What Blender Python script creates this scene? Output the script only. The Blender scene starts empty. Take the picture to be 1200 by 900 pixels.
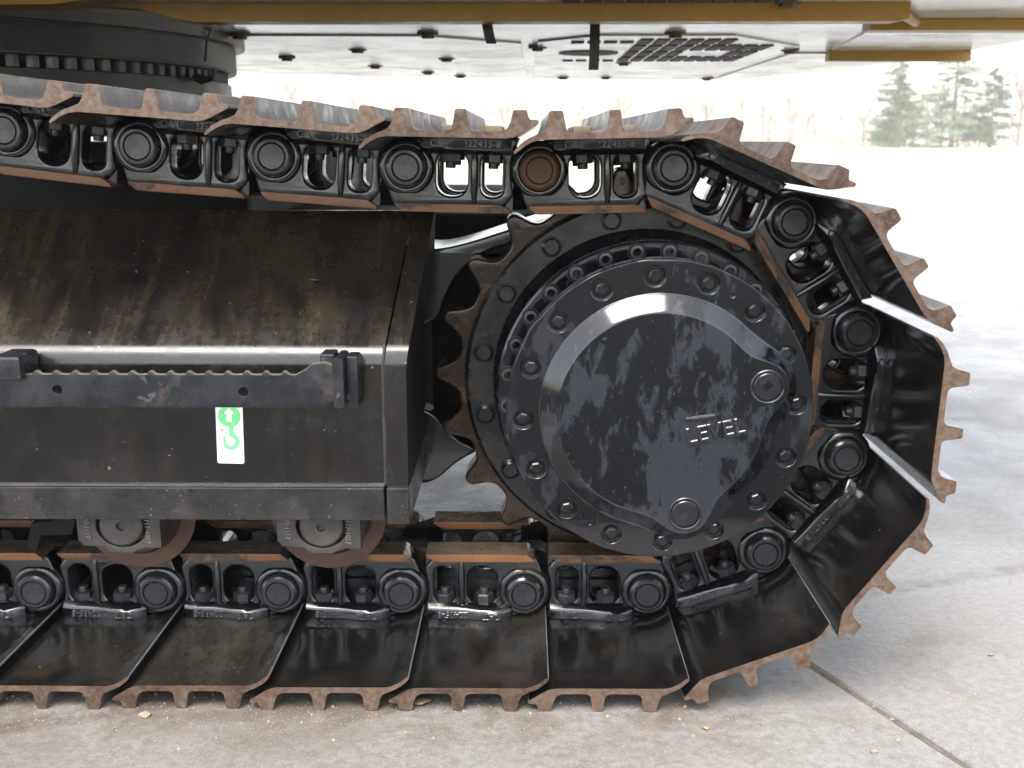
import bpy, bmesh, math, random
from mathutils import Matrix, Vector, Euler
random.seed(7)
R = math.radians
scn = bpy.context.scene
col = scn.collection

# ------------------------------------------------------------------ camera
ZC = 0.457                                   # height of the sprocket axle above the ground
cd = bpy.data.cameras.new('camera'); cam = bpy.data.objects.new('camera', cd); col.objects.link(cam)
cam.location = (-0.2078, -1.8031, 0.4071 + ZC)
cam.rotation_euler = (math.pi/2 - 0.2181, 0, 0.0114)
cd.sensor_width = 36; cd.lens = 38.61; cd.clip_start = 0.02; cd.clip_end = 3000
cd.dof.use_dof = True; cd.dof.focus_distance = 1.72; cd.dof.aperture_fstop = 8.0
scn.camera = cam
# ------------------------------------------------------------------ sky, sun, exposure
SUN_EL, SUN_AZ = R(61), R(199)               # azimuth from +Y (behind the machine) towards +X: veiled sun high above the camera's side
w = bpy.data.worlds.new('World'); scn.world = w; w.use_nodes = True
nt = w.node_tree; nt.nodes.clear()
sky = nt.nodes.new('ShaderNodeTexSky'); sky.sky_type = 'NISHITA'; sky.sun_disc = False
sky.sun_elevation = SUN_EL; sky.sun_rotation = SUN_AZ; sky.air_density = 1.0; sky.dust_density = 1.5; sky.ozone_density = 1.0
hsv = nt.nodes.new('ShaderNodeHueSaturation'); hsv.inputs['Saturation'].default_value = 0.32
bg = nt.nodes.new('ShaderNodeBackground'); bg.inputs['Strength'].default_value = 0.15
wo = nt.nodes.new('ShaderNodeOutputWorld')
nt.links.new(sky.outputs[0], hsv.inputs['Color']); nt.links.new(hsv.outputs[0], bg.inputs['Color']); nt.links.new(bg.outputs[0], wo.inputs['Surface'])
sd = bpy.data.lights.new('sun', 'SUN'); sun = bpy.data.objects.new('sun', sd); col.objects.link(sun)
sd.energy = 1.5; sd.angle = R(34); sd.color = (1.0, 0.96, 0.9)
sdir = Vector((math.sin(SUN_AZ)*math.cos(SUN_EL), math.cos(SUN_AZ)*math.cos(SUN_EL), math.sin(SUN_EL)))
sun.rotation_euler = sdir.to_track_quat('Z', 'Y').to_euler(); sun.location = (0, 0, 20)
vs = scn.view_settings; vs.view_transform = 'Standard'; vs.look = 'None'; vs.gamma = 1; vs.use_curve_mapping = False
vs.exposure = 1.9

# ------------------------------------------------------------------ materials
def nodes(m): return m.node_tree.nodes, m.node_tree.links
def ramp(ns, fac, stops, ls, interp='LINEAR'):
    r = ns.new('ShaderNodeValToRGB'); e = r.color_ramp.elements; r.color_ramp.interpolation = interp
    while len(e) < len(stops): e.new(0.5)
    for el, (p, c) in zip(e, stops):
        el.position = p; el.color = (c, c, c, 1) if isinstance(c, (int, float)) else (*c, 1)
    ls.new(fac, r.inputs[0]); return r.outputs[0]
def mixc(ns, ls, fac, a, b, mode='MIX'):
    n = ns.new('ShaderNodeMix'); n.data_type = 'RGBA'; n.blend_type = mode
    for v, i in ((fac, n.inputs[0]), (a, n.inputs[6]), (b, n.inputs[7])):
        if isinstance(v, tuple): i.default_value = (*v, 1)
        elif isinstance(v, (int, float)): i.default_value = v
        else: ls.new(v, i)
    return n.outputs[2]
def base(name):
    m = bpy.data.materials.new(name); m.use_nodes = True
    ns, ls = nodes(m); b = ns['Principled BSDF']
    tc = ns.new('ShaderNodeTexCoord'); oi = ns.new('ShaderNodeObjectInfo')
    mul = ns.new('ShaderNodeMath'); mul.operation = 'MULTIPLY'; mul.inputs[1].default_value = 37.0
    ls.new(oi.outputs['Random'], mul.inputs[0])
    add = ns.new('ShaderNodeVectorMath'); add.operation = 'ADD'
    ls.new(tc.outputs['Object'], add.inputs[0]); ls.new(mul.outputs[0], add.inputs[1])
    return m, ns, ls, b, add.outputs[0]
def noise(ns, ls, vec, scale, detail=6, rough=0.6, stretch=None, dist=0.0):
    n = ns.new('ShaderNodeTexNoise'); n.inputs['Scale'].default_value = scale
    n.inputs['Detail'].default_value = detail; n.inputs['Roughness'].default_value = rough; n.inputs['Distortion'].default_value = dist
    if stretch:
        mp = ns.new('ShaderNodeMapping'); mp.inputs['Scale'].default_value = stretch
        ls.new(vec, mp.inputs['Vector']); vec = mp.outputs[0]
    ls.new(vec, n.inputs['Vector']); return n.outputs['Fac']
def bump(ns, ls, b, h, strength=0.3, dist=0.002):
    bn = ns.new('ShaderNodeBump'); bn.inputs['Strength'].default_value = strength; bn.inputs['Distance'].default_value = dist
    ls.new(h, bn.inputs['Height']); ls.new(bn.outputs[0], b.inputs['Normal'])
def worn(name, c0, c1, c_dirt, dirt=(0.55, 0.7), dscale=9.0, r0=0.25, r1=0.55, rscale=14.0, metal=0.0, speck=None, ior=1.5, bumps=(160.0, 0.25, 0.001), stretch=None, vscale=20.0, coat=0.0, vpos=(.35,.7)):
    """paint or bare metal: two tones, a dirt layer with patches of its own, mottled gloss, fine relief"""
    m, ns, ls, b, v = base(name)
    n1 = noise(ns, ls, v, vscale, 7, 0.65, stretch)
    c = mixc(ns, ls, ramp(ns, n1, [(vpos[0], 0.0), (vpos[1], 1.0)], ls), c0, c1)
    n2 = noise(ns, ls, v, dscale, 8, 0.7, stretch, 0.4)
    oi = ns.new('ShaderNodeObjectInfo'); ra = ns.new('ShaderNodeMath'); ra.operation = 'MULTIPLY_ADD'; ra.inputs[1].default_value = .16; ra.inputs[2].default_value = -.07; ls.new(oi.outputs['Random'], ra.inputs[0])
    ad = ns.new('ShaderNodeMath'); ad.operation = 'ADD'; ls.new(n2, ad.inputs[0]); ls.new(ra.outputs[0], ad.inputs[1]); n2 = ad.outputs[0]   # some copies are dirtier than others
    dm0 = ramp(ns, n2, [(dirt[0], 0.0), (dirt[1], 1.0)], ls)
    gn = ramp(ns, noise(ns, ls, v, 150, 7, .8, stretch, .4), [(.34, .2), (.58, 1.0)], ls)
    dmm = ns.new('ShaderNodeMath'); dmm.operation = 'MULTIPLY'; ls.new(dm0, dmm.inputs[0]); ls.new(gn, dmm.inputs[1]); dm = dmm.outputs[0]
    c = mixc(ns, ls, dm, c, c_dirt)
    if speck:
        n3 = noise(ns, ls, v, speck[0], 3, 0.5)
        c = mixc(ns, ls, ramp(ns, n3, [(speck[1], 0.0), (speck[1] + 0.03, 1.0)], ls), c, speck[2])
    ls.new(c, b.inputs['Base Color'])
    n4 = noise(ns, ls, v, rscale, 6, 0.7)
    rr = ramp(ns, n4, [(0.35, r0), (0.65, r1)], ls)
    rr2 = mixc(ns, ls, dm, rr, (max(r1, 0.6),)*3)
    ls.new(rr2, b.inputs['Roughness']); b.inputs['Metallic'].default_value = metal; b.inputs['IOR'].default_value = ior
    if coat: b.inputs['Coat Weight'].default_value = coat; b.inputs['Coat Roughness'].default_value = 0.12
    n5 = noise(ns, ls, v, bumps[0], 5, 0.7)
    bump(ns, ls, b, n5, bumps[1]*.3, bumps[2])
    return m
M = {}
M['link'] = worn('black_cast_paint', (.0018,.002,.0028), (.005,.005,.006), (.035,.022,.012), (.60,.8), 11, .07, .28, 18, bumps=(90, .5, .0015), ior=1.7)
M['shoe_in'] = worn('wet_black_paint', (.003,.0033,.004), (.009,.0085,.0075), (.040,.034,.022), (.51,.80), 5, .03, .27, 6, speck=(110, .72, (.10,.082,.05)), bumps=(90, .25, .001), coat=.35, ior=1.65, stretch=(1,.45,1))
M['shoe_out'] = worn('worn_rusty_steel', (.10,.053,.027), (.15,.115,.092), (.035,.017,.009), (.46,.64), 20, .33, .58, 30, metal=.25, bumps=(220, 1.6, .0015), vscale=110, vpos=(.38,.66))
M['shoe_top'] = worn('bare_grey_steel', (.26,.26,.27), (.15,.14,.135), (.17,.085,.05), (.56,.72), 26, .25, .5, 30, metal=.55, bumps=(240, .35, .001))
M['rail'] = worn('rusty_rail', (.20,.08,.026), (.12,.05,.02), (.012,.011,.011), (.54,.57), 18, .35, .6, 30, bumps=(200, .6, .001), stretch=(.45,1,1))
M['rail_top'] = worn('polished_rail', (.12,.07,.035), (.21,.16,.11), (.05,.025,.012), (.55,.7), 18, .16, .35, 20, metal=.5, bumps=(150, .2, .001), stretch=(.4,1,1))
M['pin'] = worn('pin_black', (.004,.0043,.0055), (.011,.011,.0125), (.045,.023,.010), (.62,.78), 14, .16, .36, 25, bumps=(140, .4, .001), ior=1.65)
M['pin_rust'] = worn('pin_rusted', (.075,.03,.010), (.014,.011,.009), (.12,.046,.013), (.36,.6), 20, .3, .5, 25, bumps=(140, .3, .001))
M['nut'] = worn('black_nut', (.012,.012,.014), (.03,.03,.032), (.08,.045,.02), (.62,.75), 20, .25, .45, 30, bumps=(160, .3, .001), ior=1.6)
M['tooth'] = worn('worn_tooth_steel', (.034,.019,.010), (.013,.009,.006), (.09,.045,.02), (.5,.68), 16, .10, .26, 20, metal=.3, bumps=(90, .4, .0015))
M['drive_dark'] = worn('drive_ring_black', (.003,.003,.0036), (.008,.008,.0085), (.022,.016,.009), (.6,.75), 14, .12, .36, 16, bumps=(110, .5, .0015))
M['frame_low'] = worn('frame_flange', (.008,.008,.009), (.024,.0235,.023), (.06,.05,.038), (.46,.72), 12, .2, .45, 14, speck=(240, .69, (.15,.13,.10)), bumps=(140, .4, .001))
M['step'] = worn('step_steel', (.007,.008,.010), (.017,.019,.023), (.05,.027,.013), (.64,.74), 10, .16, .42, 16, speck=(34, .66, (.05,.054,.06)), bumps=(100, .35, .001), ior=1.6)
M['step_edge'] = worn('step_cut_edge', (.3,.28,.27), (.2,.13,.09), (.12,.05,.02), (.55,.7), 30, .3, .5, 20, metal=.5)
M['roller'] = worn('rusty_roller', (.08,.036,.022), (.055,.025,.016), (.11,.06,.034), (.6,.75), 20, .35, .5, 18, metal=.3, bumps=(180, .2, .001))
M['roller_cap'] = worn('grey_cast_collar', (.025,.023,.021), (.065,.06,.052), (.09,.068,.043), (.52,.7), 26, .35, .6, 24, bumps=(130, .6, .002))
M['yellow'] = worn('yellow_paint', (.46,.255,.035), (.40,.21,.03), (.15,.08,.025), (.68,.8), 9, .3, .45, 8, bumps=(60, .06, .001))
M['belly'] = worn('cream_glare_paint', (.80,.77,.69), (.74,.7,.6), (.40,.32,.2), (.6,.8), 7, .1, .24, 5, speck=(26, .68, (.3,.22,.12)), bumps=(30, .05, .001))  # near-white cream base stands in for the bright reflection on the underside
M['body_dark'] = worn('slew_ring_grey', (.03,.029,.026), (.018,.017,.016), (.012,.011,.011), (.5,.72), 5, .35, .5, 6)
M['slew_cream'] = worn('slew_flange_cream', (.17,.155,.125), (.12,.11,.09), (.04,.035,.03), (.6,.75), 5, .3, .45, 6)
M['rubber'] = worn('black_rubber', (.02,.02,.022), (.035,.035,.036), (.06,.05,.04), (.6,.75), 20, .4, .55, 20)
M['bolt_brown'] = worn('dirty_bolt', (.16,.12,.07), (.09,.07,.05), (.2,.14,.08), (.5,.7), 40, .35, .55, 30)
M['white'] = worn('sticker_white', (.82,.82,.8), (.74,.74,.72), (.3,.28,.24), (.72,.78), 60, .3, .4, 20, bumps=(60, .03, .0005))
M['green'] = worn('sticker_green', (.16,.62,.24), (.22,.66,.3), (.3,.55,.3), (.7,.8), 40, .3, .4, 20, bumps=(60, .03, .0005))
M['cast_letter'] = worn('lettering_black', (.012,.012,.014), (.025,.025,.028), (.06,.045,.022), (.62,.75), 30, .1, .25, 30, ior=1.8)
M['cap_letter'] = worn('lettering_grey', (.17,.155,.13), (.12,.11,.09), (.2,.15,.09), (.55,.7), 30, .35, .5, 30)

def mat_drive(name, th, dryc):
    """front of the final drive: black paint, drying in pale mineral patches that ran downwards"""
    m, ns, ls, b, v = base(name)
    n1 = noise(ns, ls, v, 27, 14, .74, (1.3, 1, .55), .35)
    big = noise(ns, ls, v, 5.5, 3, .5)
    s = ns.new('ShaderNodeMath'); s.operation = 'ADD'; ls.new(n1, s.inputs[0])
    k = ns.new('ShaderNodeMath'); k.operation = 'MULTIPLY_ADD'; k.inputs[1].default_value = .75; k.inputs[2].default_value = -.375; ls.new(big, k.inputs[0]); ls.new(k.outputs[0], s.inputs[1])
    dry = ramp(ns, s.outputs[0], [(th, 0), (th + .022, .55), (th + .06, 1)], ls)
    c = mixc(ns, ls, dry, (.0028,.003,.004), dryc)
    sp = ramp(ns, noise(ns, ls, v, 170, 3, .5), [(.69, 0), (.72, 1)], ls)
    c = mixc(ns, ls, sp, c, (.04,.038,.034))
    ls.new(c, b.inputs['Base Color'])
    b.inputs['IOR'].default_value = 1.62
    ls.new(mixc(ns, ls, dry, (.09,)*3, (.22,)*3), b.inputs['Roughness'])
    bump(ns, ls, b, noise(ns, ls, v, 190, 4, .7), .035, .001)
    return m
M['drive'] = mat_drive('drive_cover_paint', .51, (.017,.0195,.025))
M['flange'] = mat_drive('drive_flange_paint', .56, (.0125,.0145,.018))
def mat_frame(name, mud):
    """track frame: black paint with washed-off mud streaks, pale splashes and scratches"""
    m, ns, ls, b, v = base(name)
    n1 = noise(ns, ls, v, 8, 9, .68, (1.6, .55, .55), .6)
    st = noise(ns, ls, v, 8, 8, .66, (2.2, .22, .22), 1.6)
    s = ns.new('ShaderNodeMath'); s.operation = 'MULTIPLY'; ls.new(n1, s.inputs[0]); ls.new(st, s.inputs[1])
    gr = ramp(ns, noise(ns, ls, v, 130, 8, .8, None, .5), [(.36, .25), (.6, 1)], ls)
    ge = ns.new('ShaderNodeNewGeometry'); sx = ns.new('ShaderNodeSeparateXYZ'); ls.new(ge.outputs['Normal'], sx.inputs[0])
    up = ns.new('ShaderNodeMapRange'); up.inputs['From Min'].default_value = .1; up.inputs['From Max'].default_value = .7; up.inputs['To Min'].default_value = .30; ls.new(sx.outputs['Z'], up.inputs['Value'])
    q = ns.new('ShaderNodeMath'); q.operation = 'MULTIPLY'; ls.new(gr, q.inputs[0]); ls.new(up.outputs[0], q.inputs[1])
    q2 = ns.new('ShaderNodeMath'); q2.operation = 'MULTIPLY'; ls.new(q.outputs[0], q2.inputs[0]); ls.new(ramp(ns, s.outputs[0], [(.17, .06), (.40, mud*.75)], ls), q2.inputs[1])
    mm = q2.outputs[0]
    c = mixc(ns, ls, mm, (.0045,.0047,.0055), (.075,.05,.022))
    fine = ramp(ns, noise(ns, ls, v, 55, 8, .75, None, .8), [(.56, 0), (.72, .55)], ls)
    c = mixc(ns, ls, fine, c, (.026,.022,.016))
    sp = ramp(ns, noise(ns, ls, v, 105, 3, .5), [(.735, 0), (.75, 1)], ls)
    c = mixc(ns, ls, sp, c, (.2,.185,.15))
    ls.new(c, b.inputs['Base Color'])
    r = ramp(ns, noise(ns, ls, v, 12, 7, .7), [(.35, .10), (.65, .3)], ls)
    b.inputs['IOR'].default_value = 1.62
    ls.new(mixc(ns, ls, mm, r, (.5,)*3), b.inputs['Roughness'])
    bump(ns, ls, b, noise(ns, ls, v, 120, 6, .75), .06, .0012)
    return m
M['frame'] = mat_frame('track_frame_paint', .9)
M['bracket'] = worn('bracket_paint', (.004,.004,.004), (.010,.008,.006), (.035,.024,.013), (.6,.75), 9, .05, .18, 14, ior=1.6)
M['under'] = worn('shaded_black', (.005,.005,.005), (.009,.009,.009), (.02,.016,.011), (.6,.8), 6, .6, .8, 6, ior=1.35)

def mat_concrete():
    m = bpy.data.materials.new('yard_concrete'); m.use_nodes = True
    ns, ls = nodes(m); b = ns['Principled BSDF']
    v = ns.new('ShaderNodeTexCoord').outputs['Object']
    a = noise(ns, ls, v, 1.3, 8, .65); f = noise(ns, ls, v, 60, 6, .75); g = noise(ns, ls, v, 240, 3, .6)
    c = mixc(ns, ls, ramp(ns, a, [(.35, 0), (.65, 1)], ls), (.19,.178,.162), (.255,.245,.232))
    c = mixc(ns, ls, ramp(ns, f, [(.35, .55), (.6, 0)], ls), c, (.11,.095,.08))
    c = mixc(ns, ls, ramp(ns, g, [(.62, 0), (.68, .6)], ls), c, (.38,.35,.3))
    c = mixc(ns, ls, ramp(ns, g, [(.30, .7), (.36, 0)], ls), c, (.06,.05,.042))
    mud = ramp(ns, noise(ns, ls, v, 3.2, 8, .65, None, .8), [(.58, 0), (.7, .65)], ls)
    c = mixc(ns, ls, mud, c, (.13,.1,.072))
    sx = ns.new('ShaderNodeSeparateXYZ'); ls.new(v, sx.inputs[0])
    def band(sock, a0, a1, b0, b1):
        o_ = []
        for f0, f1 in ((a0, a1), (b1, b0)):
            r_ = ns.new('ShaderNodeMapRange'); r_.inputs['From Min'].default_value = f0; r_.inputs['From Max'].default_value = f1; ls.new(sock, r_.inputs['Value']); o_.append(r_.outputs[0])
        p_ = ns.new('ShaderNodeMath'); p_.operation = 'MULTIPLY'; ls.new(o_[0], p_.inputs[0]); ls.new(o_[1], p_.inputs[1]); return p_.outputs[0]
    def times(*so):
        cur = so[0]
        for t_ in so[1:]:
            p_ = ns.new('ShaderNodeMath'); p_.operation = 'MULTIPLY'; ls.new(cur, p_.inputs[0]); ls.new(t_, p_.inputs[1]); cur = p_.outputs[0]
        return cur
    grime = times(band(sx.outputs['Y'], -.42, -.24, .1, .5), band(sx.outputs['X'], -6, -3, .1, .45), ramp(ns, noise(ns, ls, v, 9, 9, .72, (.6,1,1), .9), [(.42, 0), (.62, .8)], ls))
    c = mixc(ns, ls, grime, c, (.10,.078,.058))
    dg = ns.new('ShaderNodeMath'); dg.operation = 'MULTIPLY_ADD'; dg.inputs[1].default_value = -.36; ls.new(sx.outputs['X'], dg.inputs[0]); ls.new(sx.outputs['Y'], dg.inputs[2])
    tyre = times(band(dg.outputs[0], .018, .035, .06, .085), ramp(ns, noise(ns, ls, v, 30, 8, .75, (1,1,1), .6), [(.35, 0), (.6, .75)], ls))
    c = mixc(ns, ls, tyre, c, (.085,.068,.06))
    red = ramp(ns, noise(ns, ls, v, 1.9, 5, .6, None, .5), [(.64, 0), (.72, .5)], ls)
    c = mixc(ns, ls, red, c, (.27,.15,.13))
    ls.new(c, b.inputs['Base Color'])
    ls.new(ramp(ns, noise(ns, ls, v, 2.6, 7, .65), [(.4, .16), (.62, .42)], ls), b.inputs['Roughness'])
    hh = ns.new('ShaderNodeMath'); hh.operation = 'ADD'
    ls.new(f, hh.inputs[0]); ls.new(noise(ns, ls, v, 22, 6, .7), hh.inputs[1])
    bump(ns, ls, b, hh.outputs[0], .22, .005)
    return m
M['concrete'] = mat_concrete()
def mat_simple(name, c0, c1, scale, rough, bs=None):
    m = bpy.data.materials.new(name); m.use_nodes = True
    ns, ls = nodes(m); b = ns['Principled BSDF']; v = ns.new('ShaderNodeTexCoord').outputs['Object']
    n = noise(ns, ls, v, scale, 7, .65)
    ls.new(mixc(ns, ls, ramp(ns, n, [(.38, 0), (.62, 1)], ls), c0, c1), b.inputs['Base Color'])
    b.inputs['Roughness'].default_value = rough
    if bs: bump(ns, ls, b, noise(ns, ls, v, bs, 5, .7), .4, .003)
    return m
M['field'] = mat_simple('dry_grass', (.44,.42,.27), (.56,.53,.42), .3, .95)
M['reflected_dark'] = mat_simple('reflected_dark_ground', (.022,.022,.022), (.036,.035,.034), 8, .8, 90)  # dark colour of the added sheet mirrored in the black paint
M['joint'] = mat_simple('joint_filler', (.085,.07,.056), (.14,.12,.1), 40, .8, 120)
M['soil'] = mat_simple('soil', (.2,.15,.1), (.3,.25,.18), 3, .9, 40)
M['needle'] = mat_simple('pine_needles', (.14,.175,.075), (.21,.24,.12), 2.2, .7)
M['bark'] = mat_simple('bark', (.16,.115,.085), (.24,.185,.145), 6, .9)
M['twig'] = mat_simple('twigs', (.33,.26,.2), (.42,.34,.27), 3, .9)
M['birch'] = mat_simple('pale_bark', (.5,.46,.42), (.36,.31,.27), 4, .8)
M['leaf'] = mat_simple('dead_leaf', (.36,.3,.19), (.24,.18,.1), 60, .6)
M['clod'] = mat_simple('dried_mud', (.33,.27,.19), (.22,.17,.12), 60, .9, 120)

# ------------------------------------------------------------------ mesh helpers
def wn(me):
    """weight the shading normals by face area so that flat faces next to rounded edges stay flat"""
    o = bpy.data.objects.new('tmp', me); col.objects.link(o)
    md = o.modifiers.new('wn', 'WEIGHTED_NORMAL'); md.keep_sharp = True; md.weight = 90
    dg = bpy.context.evaluated_depsgraph_get(); dg.update()
    m2 = bpy.data.meshes.new_from_object(o.evaluated_get(dg)); nm = me.name
    bpy.data.objects.remove(o); bpy.data.meshes.remove(me); m2.name = nm
    return m2
def mesh(name, verts, faces, mats, fm=None, smooth=None, angle=35):
    me = bpy.data.meshes.new(name); me.from_pydata(verts, [], faces)
    for m in mats: me.materials.append(M[m])
    if fm: me.polygons.foreach_set('material_index', fm)
    me.validate(); me.update()
    b = bmesh.new(); b.from_mesh(me); bmesh.ops.recalc_face_normals(b, faces=b.faces); b.to_mesh(me); b.free()
    if smooth is not False:
        me.shade_smooth() if hasattr(me, 'shade_smooth') else None
        me.set_sharp_from_angle(angle=R(angle)); me = wn(me)
    return me
class MB:
    """collects shapes of ONE part"""
    def __init__(s): s.v, s.f, s.m = [], [], []
    def add(s, vs, fs, mi=0):
        o = len(s.v); s.v += [tuple(v) for v in vs]; s.f += [tuple(i + o for i in f) for f in fs]; s.m += [mi]*len(fs) if isinstance(mi, int) else mi
    def addmesh(s, me, mi=0, mx=None):
        s.add([(mx @ v.co if mx else v.co) for v in me.vertices], [tuple(p.vertices) for p in me.polygons], mi)
    def box(s, x0, x1, y0, y1, z0, z1, mi=0, c=0.0):
        if c <= 0:
            s.add([(x, y, z) for x in (x0, x1) for y in (y0, y1) for z in (z0, z1)],
                  [(0,1,3,2),(4,6,7,5),(0,4,5,1),(2,3,7,6),(0,2,6,4),(1,5,7,3)], mi); return
        b = bmesh.new(); bmesh.ops.create_cube(b, size=1)
        for v in b.verts: v.co = Vector(((x0+x1)/2 + v.co.x*(x1-x0), (y0+y1)/2 + v.co.y*(y1-y0), (z0+z1)/2 + v.co.z*(z1-z0)))
        bmesh.ops.bevel(b, geom=b.edges[:], offset=c, segments=2, profile=.5, affect='EDGES')
        b.verts.index_update(); s.add([v.co.copy() for v in b.verts], [[v.index for v in f.verts] for f in b.faces], mi); b.free()
    def lathe(s, prof, cx=0, cz=0, n=32, mi=0, ph=0):
        """profile of (r, y) turned about a Y axis through (cx, cz)"""
        vs, fs = [], []
        for r, y in prof:
            for k in range(n):
                a = ph + 2*math.pi*k/n; vs.append((cx + r*math.cos(a), y, cz + r*math.sin(a)))
        for i in range(len(prof)-1):
            for k in range(n):
                a, b2 = i*n + k, i*n + (k+1) % n
                fs.append((a, b2, b2+n, a+n))
        mis = [mi]*len(fs)
        if prof[0][0] > 1e-6 and False: pass
        if abs(prof[0][0]) < 1e-5 or True:
            pass
        s.add(vs, fs, mis)
    def prism(s, poly, a0, a1, axis='y', mi=0, mi_side=None):
        """2D polygon (p, q) pushed along an axis: y -> (p, a, q); z -> (p, q, a); x -> (a, p, q)"""
        n = len(poly)
        P = {'y': lambda p, a: (p[0], a, p[1]), 'z': lambda p, a: (p[0], p[1], a), 'x': lambda p, a: (a, p[0], p[1])}[axis]
        vs = [P(p, a0) for p in poly] + [P(p, a1) for p in poly]
        fs = [tuple(range(n)), tuple(range(2*n-1, n-1, -1))] + [(i, (i+1) % n, n+(i+1) % n, n+i) for i in range(n)]
        sides = mi_side if mi_side else [mi]*n
        s.add(vs, fs, [mi, mi] + sides)
    def hexa(s, cx, cz, r, y0, y1, mi=0, ph=0.0, n=6, ch=.0015):
        ring = lambda rr, y: [(cx + rr*math.cos(ph + 2*math.pi*k/n), y, cz + rr*math.sin(ph + 2*math.pi*k/n)) for k in range(n)]
        vs = ring(r, y1) + ring(r, y0 + ch) + ring(r - ch*1.3, y0); fs = []
        for i in range(2):
            for k in range(n): fs.append((i*n+k, i*n+(k+1) % n, (i+1)*n+(k+1) % n, (i+1)*n+k))
        fs += [tuple(range(2*n, 3*n)), tuple(range(n-1, -1, -1))]
        s.add(vs, fs, mi)
    def tube(s, pts, rad, n=8, mi=0):
        vs, fs = [], []
        for i, p in enumerate(pts):
            p = Vector(p); t = (Vector(pts[min(i+1, len(pts)-1)]) - Vector(pts[max(i-1, 0)])).normalized()
            u = t.orthogonal().normalized(); wv = t.cross(u); r = rad[i] if isinstance(rad, (list, tuple)) else rad
            for k in range(n):
                a = 2*math.pi*k/n; vs.append(p + u*r*math.cos(a) + wv*r*math.sin(a))
        for i in range(len(pts)-1):
            for k in range(n): fs.append((i*n+k, i*n+(k+1) % n, (i+1)*n+(k+1) % n, (i+1)*n+k))
        fs += [tuple(range(n)), tuple(range(len(vs)-1, len(vs)-n-1, -1))]
        s.add(vs, fs, mi)
    def mesh(s, name, mats, **k): return mesh(name, s.v, s.f, mats, s.m, **k)
def plate2d(loops, half, bev, res=1):
    """flat plate with real holes and rounded edges: loops in (x, z), thickness along y, centred on y = 0"""
    cu = bpy.data.curves.new('tmp', 'CURVE'); cu.dimensions = '2D'; cu.fill_mode = 'BOTH'
    for lp in loops:
        sp = cu.splines.new('POLY'); sp.points.add(len(lp)-1); sp.use_cyclic_u = True
        for p, q in zip(sp.points, lp): p.co = (q[0], q[1], 0, 1)
    cu.extrude = max(half - bev, 1e-4); cu.bevel_depth = bev; cu.bevel_resolution = res
    return from_curve(cu)
def from_curve(cu):
    o = bpy.data.objects.new('tmp', cu); col.objects.link(o)
    dg = bpy.context.evaluated_depsgraph_get(); dg.update()
    me = bpy.data.meshes.new_from_object(o.evaluated_get(dg))
    bpy.data.objects.remove(o); bpy.data.curves.remove(cu)
    me.transform(Matrix.Rotation(math.pi/2, 4, 'X'))        # (x, y, z) -> (x, -z, y)
    b = bmesh.new(); b.from_mesh(me); bmesh.ops.remove_doubles(b, verts=b.verts, dist=1e-5); bmesh.ops.recalc_face_normals(b, faces=b.faces); b.to_mesh(me); b.free()
    return me
def text_mesh(body, size, ext, sx=1.0, space=1.0):
    """lettering standing in the x-z plane and facing -y"""
    cu = bpy.data.curves.new('tmp', 'FONT'); cu.body = body; cu.size = size; cu.extrude = ext; cu.resolution_u = 2
    cu.space_character = space; cu.bevel_depth = ext*.35; cu.bevel_resolution = 0
    me = from_curve(cu); me.transform(Matrix.Diagonal((sx, 1, 1, 1))); return me
def circ(cx, cz, r, n=24, a0=0.0): return [(cx + r*math.cos(a0 + 2*math.pi*k/n), cz + r*math.sin(a0 + 2*math.pi*k/n)) for k in range(n)]
def rrect(x0, x1, z0, z1, r, n=5):
    out = []
    for cx, cz, a in ((x1-r, z1-r, 0), (x0+r, z1-r, 90), (x0+r, z0+r, 180), (x1-r, z0+r, 270)):
        for k in range(n+1): t = R(a + 90*k/n); out.append((cx + r*math.cos(t), cz + r*math.sin(t)))
    return out
def finish(me, mats, angle=35):
    me.materials.clear()
    for m in mats: me.materials.append(M[m])
    me.shade_smooth(); me.set_sharp_from_angle(angle=R(angle)); return wn(me)
def obj(name, me, parent=None, mx=None, label=None, kind=None):
    o = bpy.data.objects.new(name, me); col.objects.link(o)
    if parent is not None: o.parent = parent
    if mx is not None: o.matrix_local = mx
    if label: o['label'] = label
    if kind: o['kind'] = kind
    return o
def thing(name, label, cat, loc=(0,0,0), group=None):
    o = bpy.data.objects.new(name, None); col.objects.link(o); o.location = loc; o.empty_display_size = .1
    o['label'] = label; o['category'] = cat
    if group: o['group'] = group
    return o
def tag(o, label, cat, group=None):
    o['label'] = label; o['category'] = cat
    if group: o['group'] = group
    return o
T = lambda x, y, z: Matrix.Translation((x, y, z))

# ------------------------------------------------------------------ ground
def sheet(name, x0, x1, y0, y1, z, m, nx=1, ny=1):
    b = MB(); b.add([(x0,y0,z),(x1,y0,z),(x1,y1,z),(x0,y1,z)], [(0,1,2,3)]); return obj(name, b.mesh(name, [m], smooth=False), kind='structure')
ground = sheet('ground', -900, 900, -900, 900, -.06, 'field')
yard = sheet('concrete_yard', -40, 40, -40, 22, -.03, 'concrete')
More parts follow.
